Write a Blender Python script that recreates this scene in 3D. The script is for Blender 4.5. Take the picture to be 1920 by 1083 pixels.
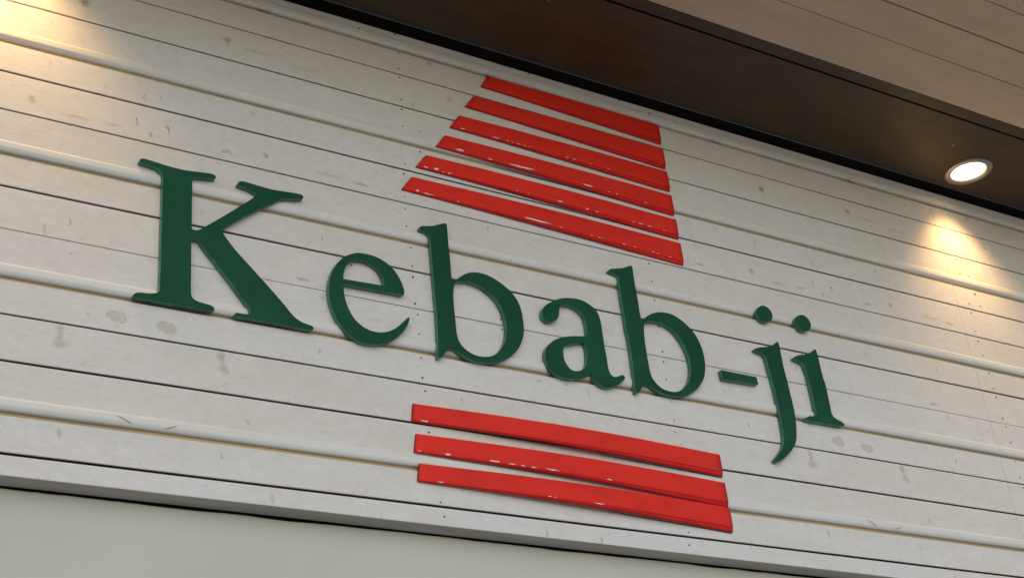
import bpy, bmesh, math, random
from mathutils import Vector, Matrix, noise

for o in list(bpy.data.objects):
    bpy.data.objects.remove(o)
scene = bpy.context.scene
C = scene.collection
random.seed(7)
EYE = 1.6                      # camera height; wall front is the plane y = 0, street at z = 0

# ------------------------------------------------------------------ camera
cam_data = bpy.data.cameras.new('camera')
cam = bpy.data.objects.new('camera', cam_data)
C.objects.link(cam)
right = Vector((0.83872, -0.53354, -0.10895))
up = Vector((-0.17619, -0.45519, 0.87279))
fwd = Vector((0.51527, 0.71283, 0.47578))
m = Matrix((right, up, -fwd)).transposed().to_4x4()
m.translation = Vector((0, -3.0, EYE))
cam.matrix_world = m
cam_data.sensor_fit = 'HORIZONTAL'
cam_data.sensor_width = 36.0
cam_data.lens = 2947.78 / 1920 * 36.0
cam_data.clip_end = 500
scene.camera = cam

# ------------------------------------------------------------------ sky, sun, exposure
SUN_EL, SUN_AZ = math.radians(25), math.radians(200)
world = bpy.data.worlds.new('World')
scene.world = world
world.use_nodes = True
wn = world.node_tree.nodes
wl = world.node_tree.links
bg = wn['Background']
sky = wn.new('ShaderNodeTexSky')
sky.sky_type = 'NISHITA'
sky.sun_disc = False
sky.sun_elevation = SUN_EL
sky.sun_rotation = SUN_AZ
sky.air_density = 1.0
sky.dust_density = 0.05
sky.ozone_density = 1.0
wl.new(sky.outputs['Color'], bg.inputs['Color'])
bg.inputs['Strength'].default_value = 0.13
sun_data = bpy.data.lights.new('sun', 'SUN')
sun_data.energy = 1.25
sun_data.angle = math.radians(75)
sun_data.color = (1.0, 0.93, 0.83)
sun = bpy.data.objects.new('sun', sun_data)
C.objects.link(sun)
sd = Vector((math.sin(SUN_AZ) * math.cos(SUN_EL), math.cos(SUN_AZ) * math.cos(SUN_EL), math.sin(SUN_EL)))
sun.rotation_euler = sd.to_track_quat('Z', 'Y').to_euler()
sun.location = (0, -6, 9)
vs = scene.view_settings
vs.view_transform = 'Standard'
vs.look = 'None'
vs.gamma = 1.0
vs.use_curve_mapping = False
vs.exposure = 0.0
scene.render.engine = 'CYCLES'

# ------------------------------------------------------------------ helpers
def link(name, me, mat=None, parent=None, smooth=False):
    o = bpy.data.objects.new(name, me)
    C.objects.link(o)
    if mat is not None:
        me.materials.clear()
        me.materials.append(mat)
    if parent is not None:
        o.parent = parent
    if smooth:
        for p in me.polygons:
            p.use_smooth = True
    return o

def bm_obj(name, bm, mat, parent=None, smooth=False):
    me = bpy.data.meshes.new(name)
    bmesh.ops.recalc_face_normals(bm, faces=bm.faces)
    bm.to_mesh(me)
    bm.free()
    return link(name, me, mat, parent, smooth)

def thing(name, label, cat, loc=(0, 0, 0), group=None):
    o = bpy.data.objects.new(name, None)
    C.objects.link(o)
    o.empty_display_size = 0.05
    o.location = loc
    tag(o, label, cat, group)
    return o

def tag(o, label, cat, group=None):
    o['label'] = label
    o['category'] = cat
    if group:
        o['group'] = group

def add_box(bm, x0, x1, y0, y1, z0, z1, bev=0.0):
    vs_ = [bm.verts.new((x, y, z)) for x in (x0, x1) for y in (y0, y1) for z in (z0, z1)]
    q = [(0, 1, 3, 2), (4, 6, 7, 5), (0, 4, 5, 1), (2, 3, 7, 6), (0, 2, 6, 4), (1, 5, 7, 3)]
    fs = [bm.faces.new([vs_[i] for i in f]) for f in q]
    if bev:
        es = list({e for f in fs for e in f.edges})
        bmesh.ops.bevel(bm, geom=es, offset=bev, segments=2, affect='EDGES')

def sweep(bm, xs, prof, close=True):
    """prof(i, x) -> list of (y, z); swept along x"""
    rings = []
    for i, x in enumerate(xs):
        rings.append([bm.verts.new((x, y, z)) for y, z in prof(i, x)])
    n = len(rings[0])
    for a, b in zip(rings, rings[1:]):
        for k in range(n if close else n - 1):
            bm.faces.new((a[k], a[(k + 1) % n], b[(k + 1) % n], b[k]))
    if close:
        bm.faces.new(rings[0])
        bm.faces.new(list(reversed(rings[-1])))

def frange(a, b, step):
    n = max(1, int(round((b - a) / step)))
    return [a + (b - a) * i / n for i in range(n + 1)]

# ------------------------------------------------------------------ materials
class N:
    """tiny node helper"""
    def __init__(s, name):
        s.m = bpy.data.materials.new(name)
        s.m.use_nodes = True
        s.t = s.m.node_tree
        s.b = s.t.nodes['Principled BSDF']
    def n(s, kind, **kw):
        x = s.t.nodes.new(kind)
        for k, v in kw.items():
            setattr(x, k, v)
        return x
    def l(s, a, b):
        s.t.links.new(a, b)
    def math(s, op, a, b=None, clamp=False):
        x = s.n('ShaderNodeMath', operation=op, use_clamp=clamp)
        for i, v in enumerate((a, b)):
            if v is None:
                continue
            if isinstance(v, (int, float)):
                x.inputs[i].default_value = v
            else:
                s.l(v, x.inputs[i])
        return x.outputs[0]
    def noise(s, vec, scale, detail=4, rough=0.55):
        x = s.n('ShaderNodeTexNoise')
        x.inputs['Scale'].default_value = scale
        x.inputs['Detail'].default_value = detail
        x.inputs['Roughness'].default_value = rough
        s.l(vec, x.inputs['Vector'])
        return x.outputs['Fac']
    def scale(s, vec, v):
        x = s.n('ShaderNodeVectorMath', operation='MULTIPLY')
        s.l(vec, x.inputs[0])
        x.inputs[1].default_value = v
        return x.outputs[0]
    def ramp(s, fac, a, b, lo=0.0, hi=1.0):
        x = s.n('ShaderNodeMapRange', interpolation_type='SMOOTHSTEP')
        s.l(fac, x.inputs[0])
        x.inputs[1].default_value = a
        x.inputs[2].default_value = b
        x.inputs[3].default_value = lo
        x.inputs[4].default_value = hi
        return x.outputs[0]
    def mix(s, fac, a, b, mode='MIX'):
        x = s.n('ShaderNodeMix', data_type='RGBA', blend_type=mode)
        for i, v in ((0, fac), (6, a), (7, b)):
            if isinstance(v, (int, float)):
                x.inputs[i].default_value = v
            elif isinstance(v, tuple):
                x.inputs[i].default_value = (*v, 1)
            else:
                s.l(v, x.inputs[i])
        return x.outputs[2]
    def bump(s, h, strength, dist):
        x = s.n('ShaderNodeBump')
        x.inputs['Strength'].default_value = strength
        x.inputs['Distance'].default_value = dist
        s.l(h, x.inputs['Height'])
        s.l(x.outputs[0], s.b.inputs['Normal'])
    def pos(s):
        return s.n('ShaderNodeNewGeometry').outputs['Position']

PANEL0, PANEL = 1.80, 2.20       # cladding comes in panels that repeat along the wall

def board_material(name, marks, tint, seed):
    g = N(name)
    p = g.pos()
    sep = g.n('ShaderNodeSeparateXYZ')
    g.l(p, sep.inputs[0])
    loc = g.math('WRAP', g.math('SUBTRACT', sep.outputs['X'], PANEL0), PANEL)
    # wrap needs max/min
    w = loc.node
    w.inputs[1].default_value = PANEL
    w.inputs[2].default_value = 0.0
    lp = g.n('ShaderNodeCombineXYZ')
    g.l(loc, lp.inputs[0])
    g.l(sep.outputs['Z'], lp.inputs[2])
    lp.inputs[1].default_value = seed * 0.37
    v = lp.outputs[0]
    # long grain, fibres, blotches of whitewash
    warp = g.noise(g.scale(v, (2.2, 1, 14)), 1.0, 3)
    wv = g.n('ShaderNodeVectorMath', operation='ADD')
    g.l(v, wv.inputs[0])
    cw = g.n('ShaderNodeCombineXYZ')
    g.l(g.math('MULTIPLY', g.math('SUBTRACT', warp, 0.5), 0.035), cw.inputs[2])
    g.l(cw.outputs[0], wv.inputs[1])
    gv = wv.outputs[0]
    grain = g.noise(g.scale(gv, (9, 1, 130)), 1.0, 5, 0.6)
    fibre = g.noise(g.scale(gv, (45, 1, 480)), 1.0, 3, 0.6)
    blot = g.noise(g.scale(v, (5, 1, 13)), 1.0, 4, 0.6)
    cloud = g.noise(p, 2.1, 3, 0.5)
    fine = g.noise(p, 160.0, 3, 0.6)
    base = g.mix(g.ramp(blot, 0.35, 0.7), tint, (tint[0] * .955, tint[1] * .94, tint[2] * .91))
    base = g.mix(g.ramp(cloud, 0.35, 0.68, 0, .45), base, (tint[0] * .97, tint[1] * .985, tint[2] * 1.03))
    base = g.mix(g.ramp(grain, 0.48, 0.78, 0, .20), base, (tint[0] * .78, tint[1] * .74, tint[2] * .66))
    base = g.mix(g.ramp(fibre, 0.56, 0.80, 0, .18), base, (tint[0] * .70, tint[1] * .66, tint[2] * .58))
    mott = g.noise(g.scale(v, (34, 1, 60)), 1.0, 4, 0.65)
    base = g.mix(g.ramp(mott, 0.40, 0.72, 0, .40), base, (tint[0] * .84, tint[1] * .80, tint[2] * .73))
    speck = g.noise(g.scale(v, (70, 1, 110)), 1.0, 2, 0.5)
    base = g.mix(g.ramp(speck, 0.67, 0.80, 0, .45), base, (.34, .30, .23))
    # knots and scuffs: stains with their own shape
    wn1 = g.n('ShaderNodeTexNoise')
    wn1.inputs['Scale'].default_value = 62
    wn1.inputs['Detail'].default_value = 3
    g.l(v, wn1.inputs['Vector'])
    off = g.n('ShaderNodeVectorMath', operation='MULTIPLY_ADD')
    g.l(wn1.outputs['Color'], off.inputs[0])
    off.inputs[1].default_value = (.022, 0, .014)
    ad = g.n('ShaderNodeVectorMath', operation='ADD')
    g.l(v, ad.inputs[0])
    ad.inputs[1].default_value = (-.011, 0, -.007)
    g.l(ad.outputs[0], off.inputs[2])
    kv = off.outputs[0]
    acc = {0: None, 1: None}
    for (x, z, rx, rz, s, t) in marks:
        d = g.n('ShaderNodeVectorMath', operation='SUBTRACT')
        g.l(kv, d.inputs[0])
        d.inputs[1].default_value = (x, 0, z)
        sc = g.scale(d.outputs[0], (1 / rx, 0, 1 / rz))
        ln = g.n('ShaderNodeVectorMath', operation='LENGTH')
        g.l(sc, ln.inputs[0])
        big = rx > .02 and rz > .012
        if big:      # a knot: pale brown heart with a darker rim
            core = g.ramp(ln.outputs['Value'], 1.2, 0.35, 0, s * .48)
            rim = g.ramp(g.math('ABSOLUTE', g.math('SUBTRACT', ln.outputs['Value'], .78)), .22, .05, 0, s * .5)
            r = g.math('ADD', core, g.math('MULTIPLY', rim, g.ramp(fine, .4, .6)))
        else:
            r = g.ramp(ln.outputs['Value'], 1.4, 0.2, 0, s * .95)
        acc[t] = r if acc[t] is None else g.math('MAXIMUM', acc[t], r)
    wear = g.ramp(fine, 0.25, 0.62, .35, 1.0)
    if acc[1] is not None:
        base = g.mix(g.math('MULTIPLY', acc[1], g.ramp(fine, .2, .65, .72, 1.0)), base, (.42, .32, .19))
    if acc[0] is not None:
        base = g.mix(g.math('MULTIPLY', acc[0], wear), base, (.27, .205, .135))
    g.l(base, g.b.inputs['Base Color'])
    g.b.inputs['Roughness'].default_value = 0.78
    g.b.inputs['Specular IOR Level'].default_value = 0.18
    h = g.math('ADD', g.math('MULTIPLY', grain, .7), g.math('MULTIPLY', fibre, .45))
    h = g.math('ADD', h, g.math('MULTIPLY', fine, .35))
    h = g.math('ADD', h, g.math('MULTIPLY', mott, .5))
    g.bump(h, 0.42, 0.0016)
    return g.m

def painted(name, col, rough=0.5, var=0.06, scale=(6, 6, 6), bump=0.0, spec=0.5, dirt=None):
    g = N(name)
    p = g.pos()
    a = g.noise(g.scale(p, scale), 1.0, 4)
    f = g.noise(p, 220.0, 2)
    c = g.mix(g.ramp(a, .3, .7), tuple(k * (1 - var) for k in col), tuple(min(1, k * (1 + var)) for k in col))
    if dirt:
        d = g.noise(g.scale(p, dirt[1]), 1.0, 5, .65)
        c = g.mix(g.ramp(d, dirt[2], dirt[3], 0, dirt[4]), c, dirt[0])
    g.l(c, g.b.inputs['Base Color'])
    g.l(g.ramp(a, .2, .8, rough * .85, min(1, rough * 1.15)), g.b.inputs['Roughness'])
    g.b.inputs['Specular IOR Level'].default_value = spec
    if bump:
        g.bump(g.math('ADD', g.math('MULTIPLY', a, .6), g.math('MULTIPLY', f, .25)), bump, .0015)
    return g.m

M_BEAD = painted('bead_paint', (.745, .70, .645), .58, .04, (2, 9, 30), .25,
                 dirt=((.36, .27, .15), (9, 40, 60), .60, .80, .35))
M_RAW = painted('raw_wood', (.52, .36, .17), .8, .18, (3, 40, 120), .3)
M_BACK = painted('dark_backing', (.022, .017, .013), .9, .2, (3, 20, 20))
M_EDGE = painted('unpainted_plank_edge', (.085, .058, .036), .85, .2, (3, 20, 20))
M_UNDER = painted('bare_grey_underside', (.43, .395, .35), .8, .12, (4, 20, 20), .3)
M_GREEN = painted('green_enamel', (.009, .072, .036), .50, .14, (7, 7, 7), .4, .14)
M_GREENEDGE = painted('green_edge_lit', (.035, .165, .095), .30, .25, (30, 30, 30), .5, .5)  # lighter green paints the street's gloss reflection onto the letter sides
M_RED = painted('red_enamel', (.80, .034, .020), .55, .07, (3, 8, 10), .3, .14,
                dirt=((.58, .024, .018), (9, 30, 40), .50, .75, .45))
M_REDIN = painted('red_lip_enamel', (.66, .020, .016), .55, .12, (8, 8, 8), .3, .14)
M_FOLD = painted('shaded_fold', (.22, .028, .026), .6, .3, (40, 40, 40), .3, .2)  # darker red: shading of the left end fold put into its colour
M_WHITE = painted('bare_primer', (.82, .80, .76), .4, .05)
M_PLATE = painted('pale_backplate', (.68, .67, .64), .55, .08, (5, 5, 5), .2)
M_NAIL = painted('nail_iron', (.085, .07, .055), .55, .3, (90, 90, 90))
M_STUCCO = painted('cream_render', (.60, .57, .485), .8, .03, (2, 2, 2.5), .35,
                   dirt=((.53, .505, .42), (7, 7, 9), .62, .80, .30))
M_SOFFIT = painted('bronze_soffit', (.066, .043, .020), .46, .20, (5, 14, 5), .12, .22)
M_CANOPY = painted('canopy_paint', (.62, .45, .31), .7, .08, (3, 12, 3), .3,
                   dirt=((.44, .32, .21), (6, 40, 6), .55, .8, .35))
M_RING = painted('brushed_ring', (.36, .33, .32), .35, .06)
M_RING.node_tree.nodes['Principled BSDF'].inputs['Metallic'].default_value = .7
M_STREET = painted('paving_grey', (.41, .395, .365), .85, .10, (1.2, 1.2, 1))

# ------------------------------------------------------------------ data measured on the wall (0.1 mm)
LETTERS={'K':[[(11245,37316),(11269,37362),(11348,37388),(11571,37373),(11946,37336),(12350,37326),(12657,37355),(12966,37391),(13116,37392),(13172,37348),(13161,37287),(12963,37249),(12809,37230),(12685,37213),(12603,37163),(12566,37074),(12556,36877),(12542,36365),(12528,35722),(12588,35691),(12709,35727),(12862,35848),(13461,36358),(13861,36717),(14078,36907),(14183,37026),(14212,37097),(14177,37152),(14088,37194),(13982,37226),(13793,37243),(13741,37274),(13764,37335),(13841,37378),(13961,37387),(14280,37359),(14628,37340),(14982,37363),(15340,37391),(15477,37381),(15521,37332),(15499,37276),(15360,37237),(15194,37211),(15028,37171),(14861,37080),(14639,36912),(14337,36710),(13850,36337),(13452,36004),(13274,35848),(13442,35605),(13666,35336),(14066,34938),(14491,34505),(14841,34138),(15065,33882),(15243,33764),(15425,33711),(15556,33687),(15609,33632),(15566,33578),(15418,33569),(15181,33571),(14662,33585),(14148,33582),(13768,33577),(13587,33582),(13553,33618),(13595,33668),(13721,33679),(13847,33682),(13944,33709),(13962,33792),(13935,33886),(13710,34185),(13416,34557),(13024,35045),(12790,35328),(12734,35425),(12655,35469),(12514,35410),(12513,35315),(12501,34716),(12488,34100),(12493,33937),(12538,33841),(12655,33790),(12851,33762),(12999,33738),(13062,33685),(13050,33614),(12947,33610),(12652,33603),(12312,33602),(11927,33603),(11570,33597),(11217,33592),(11118,33611),(11109,33653),(11169,33717),(11287,33748),(11452,33760),(11599,33790),(11694,33840),(11732,33934),(11742,34158),(11767,35086),(11791,35936),(11819,36920),(11802,37071),(11733,37181),(11601,37241),(11447,37252),(11250,37272)]],'e':[[(18198,35066),(18220,35162),(18180,35354),(18093,35566),(17965,35746),(17805,35880),(17559,35995),(17281,36044),(17000,36029),(16773,35951),(16542,35804),(16350,35584),(16208,35343),(16123,35101),(16078,34842),(16075,34621),(16105,34408),(16174,34175),(16287,33939),(16435,33742),(16613,33599),(16822,33501),(17036,33472),(17255,33489),(17478,33545),(17708,33654),(17915,33815),(18100,34015),(18230,34205),(18305,34381),(18290,34435),(18243,34414),(18062,34216),(17851,34038),(17646,33917),(17448,33859),(17282,33845),(17120,33867),(16934,33937),(16754,34081),(16631,34263),(16550,34467),(16498,34705),(16488,34926),(16501,35042)],[(16501,35174),(17639,35215),(17659,35262),(17653,35360),(17619,35496),(17545,35629),(17427,35736),(17291,35799),(17126,35832),(16958,35822),(16801,35763),(16670,35661),(16582,35534),(16526,35381),(16501,35250)]],'b1':[[(18859,37212),(18889,37249),(19092,37304),(19285,37357),(19484,37450),(19661,37523),(19704,37496),(19713,37413),(19697,36857),(19702,36397),(19689,35979),(19693,35821),(19776,35811),(19912,35912),(20051,36023),(20232,36130),(20408,36181),(20603,36205),(20815,36182),(21023,36121),(21228,36026),(21389,35922),(21508,35831),(21604,35728),(21712,35551),(21779,35314),(21798,35048),(21793,34820),(21758,34589),(21674,34370),(21547,34145),(21372,33953),(21135,33762),(20908,33644),(20690,33577),(20436,33538),(20187,33531),(19985,33565),(19826,33616),(19672,33697),(19545,33749),(19433,33741),(19326,33685),(19234,33578),(19131,33457),(19061,33416),(19044,33491),(19082,33886),(19114,34284),(19133,34884),(19134,35287),(19139,35558),(19138,36069),(19148,36485),(19151,36841),(19131,36994),(19070,37079),(18971,37132),(18881,37162)],[(19784,35731),(19824,35772),(19987,35830),(20180,35859),(20390,35842),(20576,35793),(20737,35714),(20866,35629),(21030,35479),(21136,35293),(21215,35061),(21244,34821),(21235,34615),(21182,34383),(21079,34163),(20950,33980),(20785,33831),(20606,33741),(20413,33698),(20185,33698),(19986,33761),(19814,33879),(19709,34038),(19668,34228),(19669,34527),(19671,34827),(19672,35130),(19688,35377),(19728,35596)]],'a':[[(22454,35360),(22493,35479),(22620,35633),(22835,35781),(23081,35914),(23320,35989),(23622,36033),(23883,36017),(24102,35937),(24283,35818),(24361,35688),(24399,35518),(24409,35275),(24407,34971),(24406,34669),(24422,34372),(24420,34074),(24457,33903),(24526,33826),(24622,33812),(24747,33862),(24872,33912),(24952,33878),(24936,33804),(24817,33696),(24665,33583),(24450,33484),(24247,33443),(24090,33476),(23943,33569),(23870,33674),(23841,33778),(23707,33706),(23499,33613),(23263,33537),(23004,33503),(22756,33535),(22551,33630),(22420,33767),(22370,33961),(22380,34137),(22434,34292),(22578,34464),(22758,34608),(22999,34726),(23301,34813),(23569,34864),(23859,34908),(23890,35058),(23893,35240),(23886,35421),(23844,35565),(23730,35678),(23578,35755),(23387,35788),(23220,35765),(23114,35705),(23052,35596),(23019,35438),(22981,35335),(22899,35235),(22775,35158),(22643,35127),(22522,35173),(22459,35263)],[(22980,34285),(23019,34416),(23126,34511),(23332,34592),(23569,34664),(23738,34704),(23783,34559),(23771,34319),(23726,34105),(23635,33943),(23502,33832),(23332,33775),(23174,33784),(23049,33902),(22979,34065)]],'b2':[[(24987,37209),(25030,37254),(25322,37336),(25529,37402),(25689,37481),(25810,37536),(25853,37505),(25864,37416),(25851,37154),(25854,36773),(25858,36396),(25853,36041),(25861,35832),(25933,35815),(26091,35944),(26286,36069),(26499,36154),(26704,36193),(26929,36199),(27145,36155),(27352,36060),(27549,35919),(27687,35793),(27777,35681),(27882,35455),(27949,35180),(27959,34875),(27911,34583),(27804,34305),(27644,34085),(27447,33883),(27216,33723),(26973,33613),(26744,33565),(26498,33543),(26261,33565),(26079,33614),(25901,33679),(25768,33727),(25632,33734),(25522,33681),(25457,33584),(25383,33501),(25287,33426),(25250,33452),(25256,33680),(25291,34061),(25304,34421),(25311,34846),(25309,35231),(25291,35370),(25293,35673),(25287,36042),(25285,36437),(25292,36793),(25299,36984),(25272,37074),(25189,37124),(25087,37161)],[(25974,35713),(26084,35780),(26264,35827),(26463,35842),(26679,35810),(26863,35743),(27014,35653),(27175,35439),(27305,35221),(27378,34971),(27399,34714),(27380,34494),(27308,34267),(27187,34054),(27002,33872),(26804,33738),(26598,33681),(26381,33682),(26175,33733),(26029,33846),(25914,33996),(25873,34158),(25861,34410),(25858,34707),(25862,35051),(25882,35336),(25899,35482),(25932,35618)]],'jdot':[[(30445,37032),(30626,37169),(30809,37187),(30964,37089),(31024,36934),(30963,36774),(30831,36673),(30672,36630),(30506,36675),(30396,36807),(30371,36921)]],'idot':[[(32012,37049),(32209,37157),(32393,37155),(32526,37051),(32572,36891),(32497,36727),(32362,36635),(32204,36596),(32052,36645),(31951,36780),(31926,36917)]],'j':[[(29992,35600),(30146,35676),(30426,35748),(30615,35799),(30780,35870),(30904,35955),(30981,36024),(31024,35971),(31035,35803),(31031,35578),(31025,35205),(31043,34814),(31055,34812),(31063,34418),(31080,34058),(31078,33698),(31037,33335),(30976,33031),(30901,32815),(30779,32623),(30584,32422),(30358,32234),(30144,32091),(29970,32026),(29890,32087),(30088,32284),(30251,32441),(30360,32589),(30425,32749),(30461,32958),(30483,33255),(30494,33611),(30491,33997),(30477,34446),(30454,34775),(30413,35102),(30401,35382),(30348,35489),(30228,35532),(30086,35547)]],'i':[[(31522,35575),(31598,35638),(31784,35718),(32075,35789),(32251,35877),(32413,35969),(32509,36042),(32550,35968),(32567,35780),(32566,35464),(32585,35066),(32614,34911),(32612,34354),(32603,33986),(32638,33839),(32784,33754),(32959,33703),(33051,33625),(33008,33567),(32840,33552),(32461,33546),(32011,33541),(31675,33531),(31500,33563),(31485,33617),(31685,33704),(31876,33726),(31967,33815),(31976,33983),(31978,34348),(31973,34746),(31971,35117),(31961,35113),(31931,35270),(31894,35426),(31788,35503),(31629,35526)]],'hyphen':[[(28511,34673),(29845,34666),(29857,34428),(28528,34396)]]}
NAILS=[(18806,42978),(18759,42427),(18766,42119),(18753,41373),(18741,41048),(18725,40477),(19256,40448),(19209,39770),(18684,39253),(18622,38913),(18574,38179),(18574,37814),(18558,37268),(18629,36636),(18626,36076),(18613,35757),(18605,34974),(18654,34660),(18649,34110),(18632,33430),(18626,32881),(18668,32522),(18667,31414),(18817,29613),(18884,29255),(16844,35729),(21203,35018),(21199,34716),(26657,37868),(26662,37283),(26617,36644),(26604,35780),(26585,34998),(26559,34676),(26546,34127),(26560,33442),(26581,32897),(26543,32525),(26408,29633),(26351,29272),(40530,42352),(40540,42072),(40948,41257),(40566,41004),(40578,40435),(41024,40422),(41070,39738),(40612,39274),(41169,39279),(40590,38920),(40538,38197),(40536,37833),(40575,37300),(40622,36654),(40645,36090),(40658,35781),(40677,35014),(40718,34714),(40739,34169),(40708,33491),(40703,32954),(40739,32592)]
BEAD_NAILS=[(18728,43588),(17571,43413),(26573,43604),(27718,43452),(28693,43385),(23238,43595)]
MARKS=[(1.3896,4.1718,0.0137,0.0145,0.9,0),(1.766,4.1747,0.0123,0.013,0.8,0),(1.31,4.0824,0.0055,0.0043,0.4,0),(1.3099,3.9594,0.0041,0.013,0.3,1),(1.2696,3.8467,0.0082,0.013,0.7,1),(1.3711,3.8241,0.0384,0.0058,0.45,1),(1.5236,3.8548,0.0041,0.013,0.8,0),(1.602,3.8531,0.0041,0.013,0.8,0),(1.5572,3.8235,0.0041,0.0101,0.5,0),(1.5435,3.9316,0.0034,0.013,0.45,0),(1.5859,3.936,0.0034,0.013,0.4,0),(1.4431,3.9305,0.0055,0.0043,0.4,0),(1.4656,3.8276,0.0247,0.0043,0.35,0),(1.8278,3.9634,0.0068,0.0116,0.3,0),(1.8601,4.1648,0.0548,0.0058,0.3,0),(1.9824,4.1506,0.0548,0.0072,0.22,0),(1.7518,3.8257,0.0164,0.0058,0.55,0),(1.8587,3.8428,0.0096,0.0072,0.8,0),(2.0372,3.8307,0.0411,0.0058,0.45,1),(2.128,3.8256,0.0274,0.0058,0.6,0),(1.3658,3.533,0.0034,0.0116,0.55,0),(1.3121,3.4996,0.0041,0.0174,0.45,1),(1.6882,3.6304,0.0068,0.0087,0.3,0),(2.0076,3.6321,0.0027,0.0116,0.55,0),(1.9453,3.5042,0.0164,0.0043,0.65,0),(1.4803,3.3124,0.026,0.0159,0.85,1),(1.5966,3.307,0.026,0.0159,0.85,1),(1.4135,3.3038,0.0082,0.0058,0.35,1),(1.3519,3.246,0.0096,0.029,0.5,1),(1.3526,3.2201,0.0219,0.0116,0.5,1),(1.9821,3.3119,0.0041,0.0101,0.65,0),(1.7276,3.2551,0.0096,0.0174,0.5,0),(1.7335,3.2233,0.0123,0.0145,0.55,1),(1.998,3.4655,0.0082,0.0116,0.35,1),(1.3563,3.0117,0.0041,0.0116,0.55,0),(1.722,3.0064,0.0041,0.0072,0.55,0),(1.8411,2.9189,0.0055,0.013,0.45,1),(1.7889,3.0977,0.0055,0.0087,0.45,0),(0.1798,4.2915,0.0123,0.0116,0.6,1),(0.2351,4.184,0.0082,0.0087,0.5,1),(0.1133,4.1304,0.0055,0.0058,0.5,0),(0.3811,2.9122,0.0048,0.013,0.75,1),(0.5467,2.9091,0.0048,0.013,0.75,1),(0.5746,3.3261,0.0022,0.0101,0.7,0),(0.1735,3.241,0.0022,0.0101,0.7,0),(0.3139,3.7795,0.0041,0.013,0.45,0),(1.0588,3.8261,0.0178,0.0043,0.55,0),(0.4173,3.3384,0.0151,0.0029,0.6,0),(0.5059,3.3402,0.011,0.0029,0.5,0),(1.1348,3.3135,0.0041,0.0087,0.45,0),(0.9361,4.1259,0.0411,0.0058,0.2,0),(2.1354,3.4262,0.0274,0.0058,0.2,0),(0.6517,3.8357,0.0274,0.0072,0.25,0),(0.4736,3.8649,0.0192,0.0072,0.3,0)]
CHIPS={2:[(2.0606,0.0055,0.0017),(2.1713,0.0096,0.0017),(2.209,0.0041,0.0014),(2.2252,0.0027,0.0014),(2.245,0.0068,0.0012),(2.267,0.0041,0.0013),(2.2832,0.0041,0.0013),(2.4152,0.0068,0.0014),(2.4395,0.0055,0.0013),(2.4967,0.0041,0.001),(2.5621,0.0041,0.001)],3:[(2.0426,0.011,0.0038),(2.1393,0.0068,0.0014),(2.249,0.0356,0.0035),(2.47,0.0178,0.0026),(2.5492,0.0034,0.0014),(2.578,0.0034,0.0019),(2.6859,0.0041,0.0012)],4:[(1.927,0.0068,0.0023),(1.9578,0.0096,0.0041),(1.9813,0.0034,0.0014),(2.0001,0.0055,0.0017),(2.2181,0.0034,0.0012),(2.2552,0.0027,0.0012),(2.3629,0.0096,0.0029),(2.4578,0.0068,0.0022),(2.4913,0.0055,0.0016),(2.6247,0.0041,0.001),(2.6501,0.0082,0.001),(2.6832,0.0082,0.0013),(2.7382,0.0041,0.001)],5:[(1.8913,0.0048,0.0029),(1.9257,0.0205,0.0016),(2.0186,0.0041,0.0012),(2.2738,0.037,0.0028),(2.3527,0.0034,0.0013),(2.457,0.0034,0.0014),(2.4851,0.0041,0.0013),(2.4977,0.0027,0.0013),(2.5732,0.0055,0.0017),(2.613,0.0041,0.0017),(2.6804,0.0048,0.0017),(2.6976,0.0041,0.0014),(2.743,0.0041,0.0012)],6:[(1.8512,0.0123,0.0016)],7:[(1.8302,0.0055,0.0014),(1.9093,0.0082,0.0023),(2.0412,0.0137,0.0019),(2.0882,0.011,0.0013),(2.12,0.0082,0.0012),(2.1517,0.0082,0.0014),(2.2066,0.0178,0.002),(2.3829,0.011,0.001)],8:[(1.8801,0.0082,0.0009),(2.1891,0.0055,0.0013),(2.2055,0.0041,0.0012),(2.3415,0.0178,0.0013)]}
# ------------------------------------------------------------------ street in front of the wall
bm = bmesh.new()
add_box(bm, -40, 40, -40, .3, -.2, 0)
st = bm_obj('pavement', bm, M_STREET)
st['kind'] = 'structure'

# ------------------------------------------------------------------ plank wall
XL, XR = -0.4, 6.2
JG = [0, .00004, .0005, 0]
JOINTS = [PANEL0 - PANEL, PANEL0, PANEL0 + PANEL, PANEL0 + 2 * PANEL]
ZJ = dict(L0=2.6235, L1=2.5147, B1=2.398, L3=2.3057, L4=2.1994, B2=2.0838, L5=1.9933, L6=1.8833,
          B3=1.7648, L7=1.672, L8=1.5619, B4=1.4459, L9=1.3508)
ZJ = {k: v + EYE for k, v in ZJ.items()}
TOP = 2.766 + EYE
BOT = 1.302 + EYE
B0 = 2.7125 + EYE
BEAD_OUT, BEAD_H, SLOT = .0105, .029, .0118
def bead_bottom(zb): return zb + .0045 - .0028
def slot_low(zb): return bead_bottom(zb) - SLOT
gapw = dict(L0=.0034, L1=.0037, L3=.0045, L4=.0028, L5=.0050, L6=.0022, L7=.0050, L8=.0056, L9=.0060)
rows = []          # (z_low, z_high)
seq = [('B', B0), ('L', 'L0'), ('L', 'L1'), ('B', 'B1'), ('L', 'L3'), ('L', 'L4'), ('B', 'B2'), ('L', 'L5'),
       ('L', 'L6'), ('B', 'B3'), ('L', 'L7'), ('L', 'L8'), ('B', 'B4'), ('L', 'L9')]
hi = TOP
beads = []
for k, j in seq:
    if k == 'B':
        zb = j if isinstance(j, float) else ZJ[j]
        rows.append((bead_bottom(zb) + .0135, hi))
        beads.append(zb)
        hi = slot_low(zb)
    else:
        g_ = gapw[j]
        rows.append((ZJ[j] + g_ / 2, hi))
        hi = ZJ[j] - g_ / 2
rows.append((BOT, hi))

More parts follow.
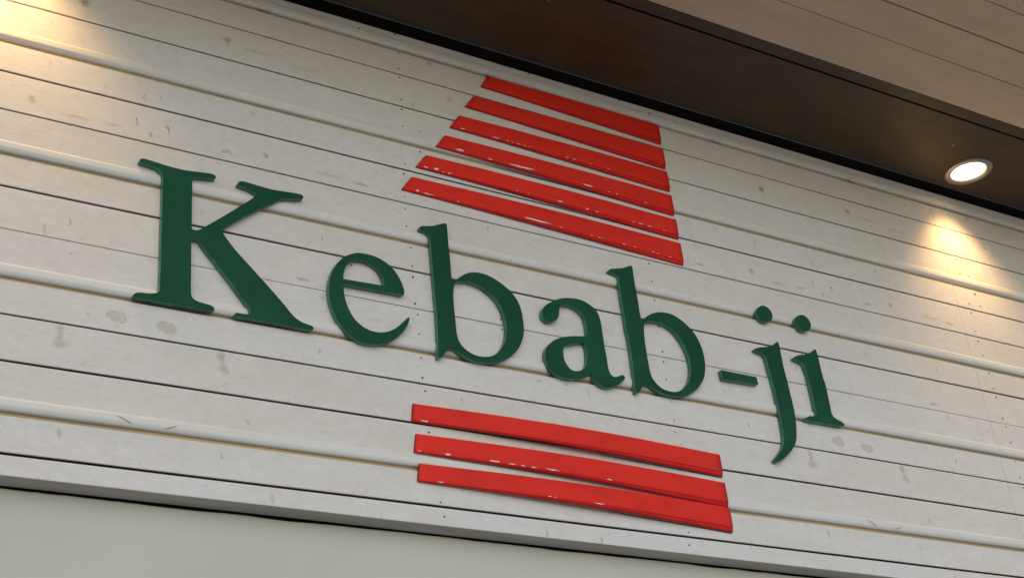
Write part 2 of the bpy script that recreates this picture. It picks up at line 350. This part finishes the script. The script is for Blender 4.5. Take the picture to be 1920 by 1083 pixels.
wall = thing('plank_wall', 'whitewashed wall of horizontal timber planks with rounded beads behind the sign', 'wall', (2.8, 0, BOT))
wall_inv = Matrix.Translation((-2.8, 0, -BOT))
def to_wall(o):
    o.parent = wall
    o.matrix_parent_inverse = wall_inv
    return o

TINTS = [(.76, .71, .665), (.745, .69, .635), (.755, .71, .675), (.75, .695, .645), (.76, .71, .665)]
row_mats = []
for i, (a, b) in enumerate(rows):
    mk = [q for q in MARKS if a - .004 <= q[1] <= b + .004]
    row_mats.append(board_material('whitewashed_plank_row', mk, TINTS[(i * 3) % 5], i + 1))

def wob(x, s, amp):
    return amp * noise.noise(Vector((x * 2.3, s * 7.1, 0.3)))

RT = [(random.uniform(-.0006, .0006), random.uniform(-.0004, .0004)) for _ in rows]
for i, (a, b) in enumerate(rows):
    last = i == len(rows) - 1
    th = .053 if last else .030
    for j in range(3):
        x0, x1 = JOINTS[j] + JG[j], JOINTS[j + 1] - JG[j + 1]
        x0, x1 = max(x0, XL), min(x1, XR)
        bm = bmesh.new()
        bv = .0012
        tilt, out = RT[i]
        if j == 2:
            out += .0003
        def prof(k, x, a=a, b=b, th=th):
            lo = a + (wob(x, i, .0006))
            hi_ = b + (wob(x, i + 31, .0006))
            bl = .0022 if last else bv
            y = out
            return [(y + tilt + .0, lo + bl), (y + tilt + bl * .3, lo + bl * .3), (y + tilt + bl, lo),
                    (.0045 if not last else .02, lo), (th, lo), (th, hi_), (.0045, hi_), (y - tilt + bv, hi_), (y - tilt + bv * .3, hi_ - bv * .3), (y - tilt, hi_ - bv)]
        sweep(bm, frange(x0, x1, .11), prof)
        bm.faces.ensure_lookup_table()
        o = bm_obj('board', bm, row_mats[i])
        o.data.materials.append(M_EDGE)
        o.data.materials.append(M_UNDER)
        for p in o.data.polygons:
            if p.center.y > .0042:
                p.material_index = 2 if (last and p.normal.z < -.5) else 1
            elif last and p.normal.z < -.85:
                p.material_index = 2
        to_wall(o)

# rounded bead strips on the lower edge of every third plank
for i, zb in enumerate(beads):
    z0 = bead_bottom(zb)
    for j in range(3):
        x0, x1 = max(JOINTS[j] + JG[j], XL), min(JOINTS[j + 1] - JG[j + 1], XR)
        bm = bmesh.new()
        def prof(k, x, z0=z0):
            w = wob(x, i + 60, .0008)
            pts = [(-.0008, z0 + BEAD_H + w)]
            for q in range(1, 13):
                t = q / 12
                # quick swell at the top, then the nose rolls back under
                y = -.0008 - .0036 * min(1, t / .18) ** .6 + .0058 * max(0, (t - .62) / .38) ** 1.8
                pts.append((y, z0 + BEAD_H * (1 - t) + w * (1 - t)))
            pts += [(.0125, z0 - .0004), (.0125, z0 + .0128), (-.0002, z0 + .0128), (-.0002, z0 + BEAD_H + w)]
            return pts
        sweep(bm, frange(x0, x1, .11), prof)
        o = to_wall(bm_obj('bead_molding', bm, M_BEAD, None, True))
        o.data.set_sharp_from_angle(angle=math.radians(60))
    # raw timber at the back of the slot under the bead
    bm = bmesh.new()
    add_box(bm, XL, XR, .0088, .0300, slot_low(zb) + .0005, z0 - .0015)
    to_wall(bm_obj('raw_slot_strip', bm, M_RAW))

# shorten: the plank directly above a bead stops where the bead's foot begins (handled by row heights)
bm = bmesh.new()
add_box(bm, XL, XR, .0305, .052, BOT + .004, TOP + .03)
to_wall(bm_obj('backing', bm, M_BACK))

# nail heads, sunk a little, too small to pick apart
bm = bmesh.new()
def nail(x, y, z, r):
    vs_ = []
    c = bm.verts.new((x, y - .0007, z))
    ring = [bm.verts.new((x + r * math.cos(t), y - .0002, z + r * math.sin(t) * random.uniform(.8, 1.1)))
            for t in [k * math.tau / 8 for k in range(8)]]
    back = [bm.verts.new((v.co.x, y + .002, v.co.z)) for v in ring]
    for k in range(8):
        bm.faces.new((c, ring[k], ring[(k + 1) % 8]))
        bm.faces.new((ring[k], back[k], back[(k + 1) % 8], ring[(k + 1) % 8]))
for x, z in NAILS:
    nail(x / 1e4, -.0006, z / 1e4, random.uniform(.0022, .0031))
for x, z in BEAD_NAILS:
    nail(x / 1e4, -.0044, z / 1e4, .0026)
o = to_wall(bm_obj('nail_heads', bm, M_NAIL))
o['kind'] = 'stuff'

# splinters lifting at the edge of the lowest bead, and hardened paint runs on the top bead
for (xa, za, xb, zb_) in [(1.081, 1.4685, 1.112, 1.4545), (1.188, 1.4520, 1.216, 1.4620),
                          (3.321, 1.4685, 3.352, 1.4545), (3.428, 1.4520, 3.456, 1.4620)]:
    bm = bmesh.new()
    d = Vector((xb - xa, 0, zb_ - za)).normalized()
    nrm = Vector((-d.z, 0, d.x))
    A_, B_ = Vector((xa, -.0056, za + EYE)), Vector((xb, -.0060, zb_ + EYE))
    r_ = .0013
    rings = []
    for P_, rr in ((A_, r_ * .5), ((A_ + B_) / 2, r_), (B_, r_ * .6)):
        rings.append([bm.verts.new(P_ + nrm * rr * math.cos(t) + Vector((0, 1, 0)) * rr * math.sin(t)) for t in (0, 2.1, 4.2)])
    for p_, q_ in zip(rings, rings[1:]):
        for k in range(3):
            bm.faces.new((p_[k], p_[(k + 1) % 3], q_[(k + 1) % 3], q_[k]))
    bm.faces.new(rings[0]); bm.faces.new(rings[2])
    to_wall(bm_obj('splinter', bm, M_RAW))
for (x, w_) in ((3.03, .016), (3.62, .014), (1.47, .020), (2.18, .010), (3.31, .010), (1.60, .008)):
    bm = bmesh.new()
    bmesh.ops.create_uvsphere(bm, u_segments=10, v_segments=6, radius=1)
    for v in bm.verts:
        v.co = Vector((x + v.co.x * w_, -.004 + v.co.y * .004, bead_bottom(B0) - .001 + v.co.z * .0045))
    to_wall(bm_obj('paint_run', bm, M_BEAD, None, True))

# ------------------------------------------------------------------ rendered wall under the planks
bm = bmesh.new()
ztop = 1.2972 + EYE
xs = frange(XL, XR, .012)
def prof_low(k, x):
    z = ztop + .0026 * noise.noise(Vector((x * 9, 1.7, 0))) + .0020 * max(0, noise.noise(Vector((x * 38, 4.2, 0))) - .15)
    return [(.053, 0.0), (.053, z - .006), (.0545, z - .002), (.058, z), (.2, z), (.2, 0)]
sweep(bm, xs, prof_low)
low = bm_obj('rendered_wall', bm, M_STUCCO)
tag(low, 'smooth pale cream rendered wall set back below the planks', 'wall')
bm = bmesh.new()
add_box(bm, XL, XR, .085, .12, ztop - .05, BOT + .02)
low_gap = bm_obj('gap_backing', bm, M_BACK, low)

# ------------------------------------------------------------------ canopy: dark soffit with downlights, painted boards
SOF = 2.772 + EYE
can = thing('canopy', 'dark brown canopy soffit with painted boards along its outer side above the wall', 'canopy', (2.8, -.4, SOF))
can_inv = Matrix.Translation((-2.8, .4, -SOF))
def to_can(o):
    o.parent = can
    o.matrix_parent_inverse = can_inv
    return o
LAMP_Y, LAMP_R = -.148, .082
LAMPS = [.775, 4.058]
# soffit sheet with round holes: its inner edge rolls up into the dark void over the plank top
bm = bmesh.new()
inner = -.068
outline = [(XL, -.366), (XR, -.366), (XR, inner), (XL, inner)]
hole = .073
segs = 40
def quad_ring(cx):
    hw = .079
    ring = [bm.verts.new((cx + hole * math.cos(t), LAMP_Y + hole * math.sin(t), SOF)) for t in [k * math.tau / segs for k in range(segs)]]
    sq = []
    for k in range(segs):
        t = k * math.tau / segs
        c_, s_ = math.cos(t), math.sin(t)
        f = hw / max(abs(c_), abs(s_))
        sq.append(bm.verts.new((cx + c_ * f, LAMP_Y + s_ * f, SOF)))
    for k in range(segs):
        bm.faces.new((ring[k], ring[(k + 1) % segs], sq[(k + 1) % segs], sq[k]))
    return hw
hw = .079
for cx in LAMPS:
    quad_ring(cx)
def rect(x0, x1, y0, y1):
    bm.faces.new([bm.verts.new((x, y, SOF)) for x, y in ((x0, y0), (x1, y0), (x1, y1), (x0, y1))])
rect(XL, XR, -.366, LAMP_Y - hw)
rect(XL, XR, LAMP_Y + hw, inner)
rect(XL, LAMPS[0] - hw, LAMP_Y - hw, LAMP_Y + hw)
rect(LAMPS[0] + hw, LAMPS[1] - hw, LAMP_Y - hw, LAMP_Y + hw)
rect(LAMPS[1] + hw, XR, LAMP_Y - hw, LAMP_Y + hw)
prev = None
for k in range(9):
    t = k / 8 * math.pi / 2
    a = [bm.verts.new((x, inner +   .054 * math.sin(t), SOF + .034 * (1 - math.cos(t)))) for x in (XL, XR)]
    if prev:
        bm.faces.new((prev[0], prev[1], a[1], a[0]))
    prev = a
bmesh.ops.remove_doubles(bm, verts=bm.verts, dist=1e-5)
to_can(bm_obj('soffit_panel', bm, M_SOFFIT))
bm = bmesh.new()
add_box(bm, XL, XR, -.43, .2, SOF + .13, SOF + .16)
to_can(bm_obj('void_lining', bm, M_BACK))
bm = bmesh.new()
add_box(bm, XL, XR, -.420, -.3735, SOF - .002, SOF + .03, .002)
to_can(bm_obj('edge_strip', bm, M_SOFFIT))
edges = [-.4215, -.584, -.717, -.849, -.98]
gp = [.0, .0016, .0042, .0016, .0042, .0016, .0042]
for k in range(len(edges) - 1):
    a, b = edges[k], edges[k + 1]
    bm = bmesh.new()
    add_box(bm, XL, XR, b + gp[(k + 1) % 7] / 2, a - gp[k] / 2, SOF - .004 - random.uniform(0, .0006), SOF + .016, .0012)
    to_can(bm_obj('canopy_board', bm, M_CANOPY))
bm = bmesh.new()
add_box(bm, XL, XR, -.985, -.30, SOF + .035, SOF + .12)
to_can(bm_obj('canopy_deck', bm, M_BACK))
bm = bmesh.new()
add_box(bm, XL, XR, -1.02, -.986, SOF - .012, SOF + .24, .003)
to_can(bm_obj('front_fascia', bm, M_CANOPY))

for (x, y) in ((3.88, -.245), (2.2, -.30), (5.4, -.27)):
    bm = bmesh.new()
    r_ = [bm.verts.new((x + .0035 * math.cos(t), y + .0035 * math.sin(t), SOF - .0006)) for t in [k * math.tau / 10 for k in range(10)]]
    q_ = [bm.verts.new((v.co.x, v.co.y, SOF + .002)) for v in r_]
    bm.faces.new(r_)
    for k in range(10):
        bm.faces.new((r_[k], r_[(k + 1) % 10], q_[(k + 1) % 10], q_[k]))
    to_can(bm_obj('screw', bm, M_RING))

def emit(name, col, strength):
    g = N(name)
    g.b.inputs['Base Color'].default_value = (.8, .8, .8, 1)
    g.b.inputs['Emission Color'].default_value = (*col, 1)
    g.b.inputs['Emission Strength'].default_value = strength
    return g.m
M_LAMP = emit('lamp_glow', (1.0, .74, .38), 4.0)

def lathe(bm, pts, segs=48, cx=0, cy=0, cz=0):
    rings = []
    for r, z in pts:
        rings.append([bm.verts.new((cx + r * math.cos(t), cy + r * math.sin(t), cz + z)) for t in [k * math.tau / segs for k in range(segs)]])
    for a, b in zip(rings, rings[1:]):
        for k in range(segs):
            bm.faces.new((a[k], a[(k + 1) % segs], b[(k + 1) % segs], b[k]))
    return rings

def downlight(x, label):
    t = thing('downlight', label, 'lamp', (x, LAMP_Y, SOF), 'recessed downlights in the soffit')
    bm = bmesh.new()
    lathe(bm, [(.0612, .030), (.0612, -.001), (.063, -.0045), (.067, -.0060), (.078, -.0050), (.083, -.0025), (.084, .0005), (.080, .0005)])
    bm_obj('trim_ring', bm, M_RING, t, True)
    bm = bmesh.new()
    r = lathe(bm, [(.0606, .004), (.047, .0015), (.025, .0003), (.004, 0)])
    bm.faces.new(r[-1])
    bm_obj('glowing_lens', bm, M_LAMP, t, True)
    bm = bmesh.new()
    r = lathe(bm, [(.0608, .008), (.0608, .09), (.004, .09)])
    bm.faces.new(r[-1])
    bm_obj('housing', bm, M_BACK, t, True)
    ld = bpy.data.lights.new('downlight_beam', 'SPOT')
    ld.energy = 21
    ld.color = (1.0, .62, .25)
    ld.spot_size = math.radians(96)
    ld.spot_blend = 1.0
    ld.shadow_soft_size = .04
    lo = bpy.data.objects.new('beam', ld)
    C.objects.link(lo)
    lo.parent = t
    lo.location = (0.0, 0, -.012)
    lo.rotation_euler = (math.radians(16), math.radians(-3), 0)
    return t
downlight(LAMPS[1], 'lit round recessed downlight with metal rim in the dark soffit, top right')
downlight(LAMPS[0], 'lit recessed downlight in the soffit just beyond the upper left corner')

# ------------------------------------------------------------------ green letters
def smooth_loop(pts, sub=5, corner=math.radians(52)):
    P = [Vector((x / 1e4, z / 1e4)) for x, z in pts]
    n = len(P)
    cor = []
    for i in range(n):
        a, b = P[i] - P[i - 1], P[(i + 1) % n] - P[i]
        cor.append(a.angle(b) > corner if a.length and b.length else True)
    out = []
    for i in range(n):
        p1, p2 = P[i], P[(i + 1) % n]
        p0 = p1 - (p2 - p1) if cor[i] else P[i - 1]
        p3 = p2 + (p2 - p1) if cor[(i + 1) % n] else P[(i + 2) % n]
        d = (p2 - p1).length
        m1 = (p2 - p0) * .5
        m2 = (p3 - p1) * .5
        if m1.length > 1e-9:
            m1 = m1.normalized() * min(m1.length, d * 1.0)
        if m2.length > 1e-9:
            m2 = m2.normalized() * min(m2.length, d * 1.0)
        k_ = sub if d > .006 else 2
        for k in range(k_):
            t = k / k_
            h = (2 * t ** 3 - 3 * t ** 2 + 1, t ** 3 - 2 * t ** 2 + t, -2 * t ** 3 + 3 * t ** 2, t ** 3 - t ** 2)
            out.append(p1 * h[0] + m1 * h[1] + p2 * h[2] + m2 * h[3])
    return out

def letter_mesh(name, loops, origin, front=.017, bevel=.0010):
    cu = bpy.data.curves.new(name, 'CURVE')
    cu.dimensions = '2D'
    cu.fill_mode = 'BOTH'
    cu.extrude = front / 2 - bevel
    cu.bevel_depth = bevel
    cu.bevel_resolution = 2
    cu.offset = -bevel
    for lp in loops:
        pts = smooth_loop(lp)
        sp = cu.splines.new('POLY')
        sp.points.add(len(pts) - 1)
        for q, v in zip(sp.points, pts):
            q.co = (v.x - origin[0], v.y - origin[1], 0, 1)
        sp.use_cyclic_u = True
    tmp = bpy.data.objects.new('tmp', cu)
    C.objects.link(tmp)
    dg = bpy.context.evaluated_depsgraph_get()
    me = bpy.data.meshes.new_from_object(tmp.evaluated_get(dg))
    bpy.data.objects.remove(tmp)
    bpy.data.curves.remove(cu)
    # curve plane is xy facing +z: stand it up so that +z becomes -y (towards the street)
    me.transform(Matrix(((1, 0, 0, 0), (0, 0, -1, -front / 2), (0, 1, 0, 0), (0, 0, 0, 1))))
    me.name = name
    for p in me.polygons:
        p.use_smooth = True
    me.set_sharp_from_angle(angle=math.radians(38))
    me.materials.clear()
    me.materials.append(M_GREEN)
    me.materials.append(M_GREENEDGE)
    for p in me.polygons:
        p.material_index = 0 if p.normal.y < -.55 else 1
    return me

GRP = 'green raised letters of the shop sign'
def base_of(loops):
    xs_ = [p[0] for p in loops[0]]
    zs_ = [p[1] for p in loops[0]]
    return ((min(xs_) + max(xs_)) / 2e4, min(zs_) / 1e4)
def single(key, label, cat='letter', name='sign_letter'):
    b = base_of(LETTERS[key])
    o = link(name, letter_mesh(name, LETTERS[key], b))
    o.location = (b[0], -.0004, b[1])
    tag(o, label, cat, GRP)
    return o
single('K', 'large dark green capital letter K at the start of the sign')
single('e', 'dark green letter e between the capital K and the first b')
single('b1', 'dark green letter b between e and a, first of two')
single('a', 'dark green letter a between the two letters b')
single('b2', 'dark green letter b between a and the hyphen, second of two')
single('hyphen', 'short dark green hyphen bar between the second b and j', 'hyphen', 'sign_hyphen')
for key, dot, lab in (('j', 'jdot', 'dark green letter j with its dot and tail hanging below the others'),
                      ('i', 'idot', 'dark green letter i with its dot, last letter of the sign')):
    b = base_of(LETTERS[key])
    t = thing('sign_letter', lab, 'letter', (b[0], -.0004, b[1]), GRP)
    link('stem', letter_mesh('stem', LETTERS[key], b), None, t)
    link('dot', letter_mesh('dot', LETTERS[dot], b), None, t)

# ------------------------------------------------------------------ red bowed metal bars
XE = 2.795
#      z top left, z top right, x left top, x left bottom, z bottom left, z bottom right
BARS = [(2.697, 2.699, 2.167, 2.141, 2.653, 2.640), (2.609, 2.610, 2.110, 2.077, 2.565, 2.550),
        (2.526, 2.528, 2.053, 2.019, 2.479, 2.469), (2.444, 2.443, 1.998, 1.965, 2.400, 2.384),
        (2.361, 2.357, 1.930, 1.896, 2.316, 2.302), (2.278, 2.275, 1.879, 1.845, 2.232, 2.212),
        (1.606, 1.599, 1.822, 1.815, 1.559, 1.547), (1.526, 1.516, 1.823, 1.814, 1.478, 1.457),
        (1.449, 1.444, 1.825, 1.817, 1.404, 1.387)]
BLAB = ['shortest red metal bar, topmost of the upper six, just under the soffit bead',
        'second red metal bar from the top of the upper six',
        'third red metal bar from the top of the upper six',
        'fourth red metal bar from the top, with a long chip of missing paint',
        'fifth red metal bar from the top of the upper six',
        'longest red metal bar, lowest of the upper six, above the letters b and a',
        'uppermost of the three red metal bars below the letters',
        'middle one of the three red metal bars below the letters',
        'lowest of the three red metal bars below the letters']
EDGE = .0075
KD = 2.9925 / 2.985
BOW = [.001, .002, .003, .004, .005, .006, .017, .016, .016]
def bow(s, i):
    return EDGE + BOW[i] * math.sin(math.pi * s) ** 1.1
def make_bar(i):
    zt0, zt1, xt, xb, zb0, zb1 = (v * KD for v in BARS[i])
    zt0, zt1, zb0, zb1 = (v + EYE for v in (zt0, zt1, zb0, zb1))
    org = Vector((xb, 0, zb0))
    root = thing('red_bar', BLAB[i], 'sign bar', org, 'red metal bars above the letters' if i < 6 else 'red metal bars below the letters')
    def co(x, y, z): return (x - org.x, y, z - org.z)
    n = 40
    ss = [k / n for k in range(n + 1)]
    jit = random.random() * 50
    def pt(s, v):     # v 0 top .. 1 bottom, on the bowed face
        x = (xt + (xb - xt) * v) * (1 - s) + XE * s
        zt, zb = zt0 + (zt1 - zt0) * s, zb0 + (zb1 - zb0) * s
        z = zt + (zb - zt) * v
        d = bow(s, i) + .0009 * noise.noise(Vector((x * 7, v * 1.5, jit)))
        return Vector((x, -d, z))
    # face: folded sheet, turned edge on top and at the left end
    bm = bmesh.new()
    R_ = .0018
    vv = [0, .04, .2, .4, .6, .8, .95, 1.0]
    grid = []
    for s in ss:
        col = [pt(s, 0) + Vector((0, .0075, -.0002))]
        col.append(pt(s, 0) + Vector((0, R_ * .6, 0)))
        for v in vv[1:-1]:
            col.append(pt(s, v))
        col.append(pt(s, 1) + Vector((0, R_ * .4, 0)))
        grid.append([bm.verts.new(co(*c)) for c in col])
    for a, b in zip(grid, grid[1:]):
        for k in range(len(a) - 1):
            bm.faces.new((a[k], a[k + 1], b[k + 1], b[k]))
    # left end turned back to the wall
    left_edge = [v.co.copy() for v in grid[0][1:]]
    o = bm_obj('face', bm, M_RED, root, True)
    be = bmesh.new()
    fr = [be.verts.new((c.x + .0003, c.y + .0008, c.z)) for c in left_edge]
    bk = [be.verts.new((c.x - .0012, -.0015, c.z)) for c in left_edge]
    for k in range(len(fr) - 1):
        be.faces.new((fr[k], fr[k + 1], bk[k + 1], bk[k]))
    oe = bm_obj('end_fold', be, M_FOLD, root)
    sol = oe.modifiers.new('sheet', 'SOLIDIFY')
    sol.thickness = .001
    o.data.set_sharp_from_angle(angle=math.radians(40))
    sol = o.modifiers.new('sheet', 'SOLIDIFY')
    sol.thickness = .0011
    sol.offset = -1
    # lower lip: folded back flat at the left, sprung open towards the right
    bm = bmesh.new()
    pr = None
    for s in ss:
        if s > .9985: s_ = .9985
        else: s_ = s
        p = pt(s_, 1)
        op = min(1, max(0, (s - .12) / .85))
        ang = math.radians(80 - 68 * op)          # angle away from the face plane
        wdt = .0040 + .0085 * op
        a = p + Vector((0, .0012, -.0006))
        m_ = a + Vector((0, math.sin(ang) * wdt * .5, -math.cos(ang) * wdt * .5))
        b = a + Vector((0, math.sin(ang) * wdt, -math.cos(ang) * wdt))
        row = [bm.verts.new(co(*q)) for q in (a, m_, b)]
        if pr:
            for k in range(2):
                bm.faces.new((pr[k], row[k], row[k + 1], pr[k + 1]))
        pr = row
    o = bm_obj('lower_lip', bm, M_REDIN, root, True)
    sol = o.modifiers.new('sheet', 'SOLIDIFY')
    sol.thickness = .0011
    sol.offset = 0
    # pale mounting plate flat on the wall behind the right half, with a dark strip standing in for the gap shadow along its lower edge
    dz0, dz1 = (.005, -.004) if i < 6 else (-.0035, -.0150)
    xa = 2.355 if i else 2.50
    def low_z(x):
        t = (x - xa) / (2.803 - xa)
        s_ = (xa - xb) / (XE - xb)
        za = zb0 + (zb1 - zb0) * s_ + dz0
        return za + (zb1 + dz1 - za) * t + .010 * max(0, 1 - t / .16) ** 1.5
    bm = bmesh.new()
    xs_ = frange(xa, XE - .004, .04)
    def pp(k, x):
        z_ = low_z(x)
        h_ = .0005 + .0009 * (x - xa) / (XE - xa)
        return [tuple(q) for q in ((-.0030, z_ + h_), (-.0012, z_ + h_), (-.0012, z_ + .026), (-.0030, z_ + .026))]
    sweep(bm, xs_, pp)
    for v in bm.verts:
        v.co -= org
    bm_obj('mounting_plate', bm, M_PLATE, root)
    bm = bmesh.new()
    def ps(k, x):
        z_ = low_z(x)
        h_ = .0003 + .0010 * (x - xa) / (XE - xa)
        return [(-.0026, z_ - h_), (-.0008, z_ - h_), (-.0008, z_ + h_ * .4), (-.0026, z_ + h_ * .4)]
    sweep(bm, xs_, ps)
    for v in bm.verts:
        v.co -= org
    bm_obj('gap_shadow_strip', bm, M_BACK, root)
    # chips where the enamel has gone along the lower fold
    if i in CHIPS:
        for (x, w_, h_) in CHIPS[i]:
            bm = bmesh.new()
            s0 = (x - xb) / (XE - xb)
            rnd = random.Random(int(x * 1e4))
            h_ = max(h_, .0012)
            vc = 1 - (h_ * 1.3 + .0008) / max(.03, (zt0 + (zt1 - zt0) * s0) - (zb0 + (zb1 - zb0) * s0))
            loop = []
            k_ = 14
            for q in range(k_):
                t = q / k_ * math.tau
                rr = rnd.uniform(.45, 1.2)
                ds = w_ * 1.15 * math.cos(t) * rr / (XE - xb)
                dz = h_ * math.sin(t) * rr
                s1 = min(.998, max(.002, s0 + ds))
                hh = (zt0 + (zt1 - zt0) * s1) - (zb0 + (zb1 - zb0) * s1)
                p = pt(s1, min(1, vc - dz / hh))
                loop.append(p + Vector((0, -.0005, 0)))
            cen = sum(loop, Vector()) / k_
            cv = bm.verts.new(co(*cen))
            lv = [bm.verts.new(co(*p)) for p in loop]
            for q in range(k_):
                bm.faces.new((cv, lv[q], lv[(q + 1) % k_]))
            bm_obj('paint_chip', bm, M_WHITE, root)
for i in range(len(BARS)):
    make_bar(i)
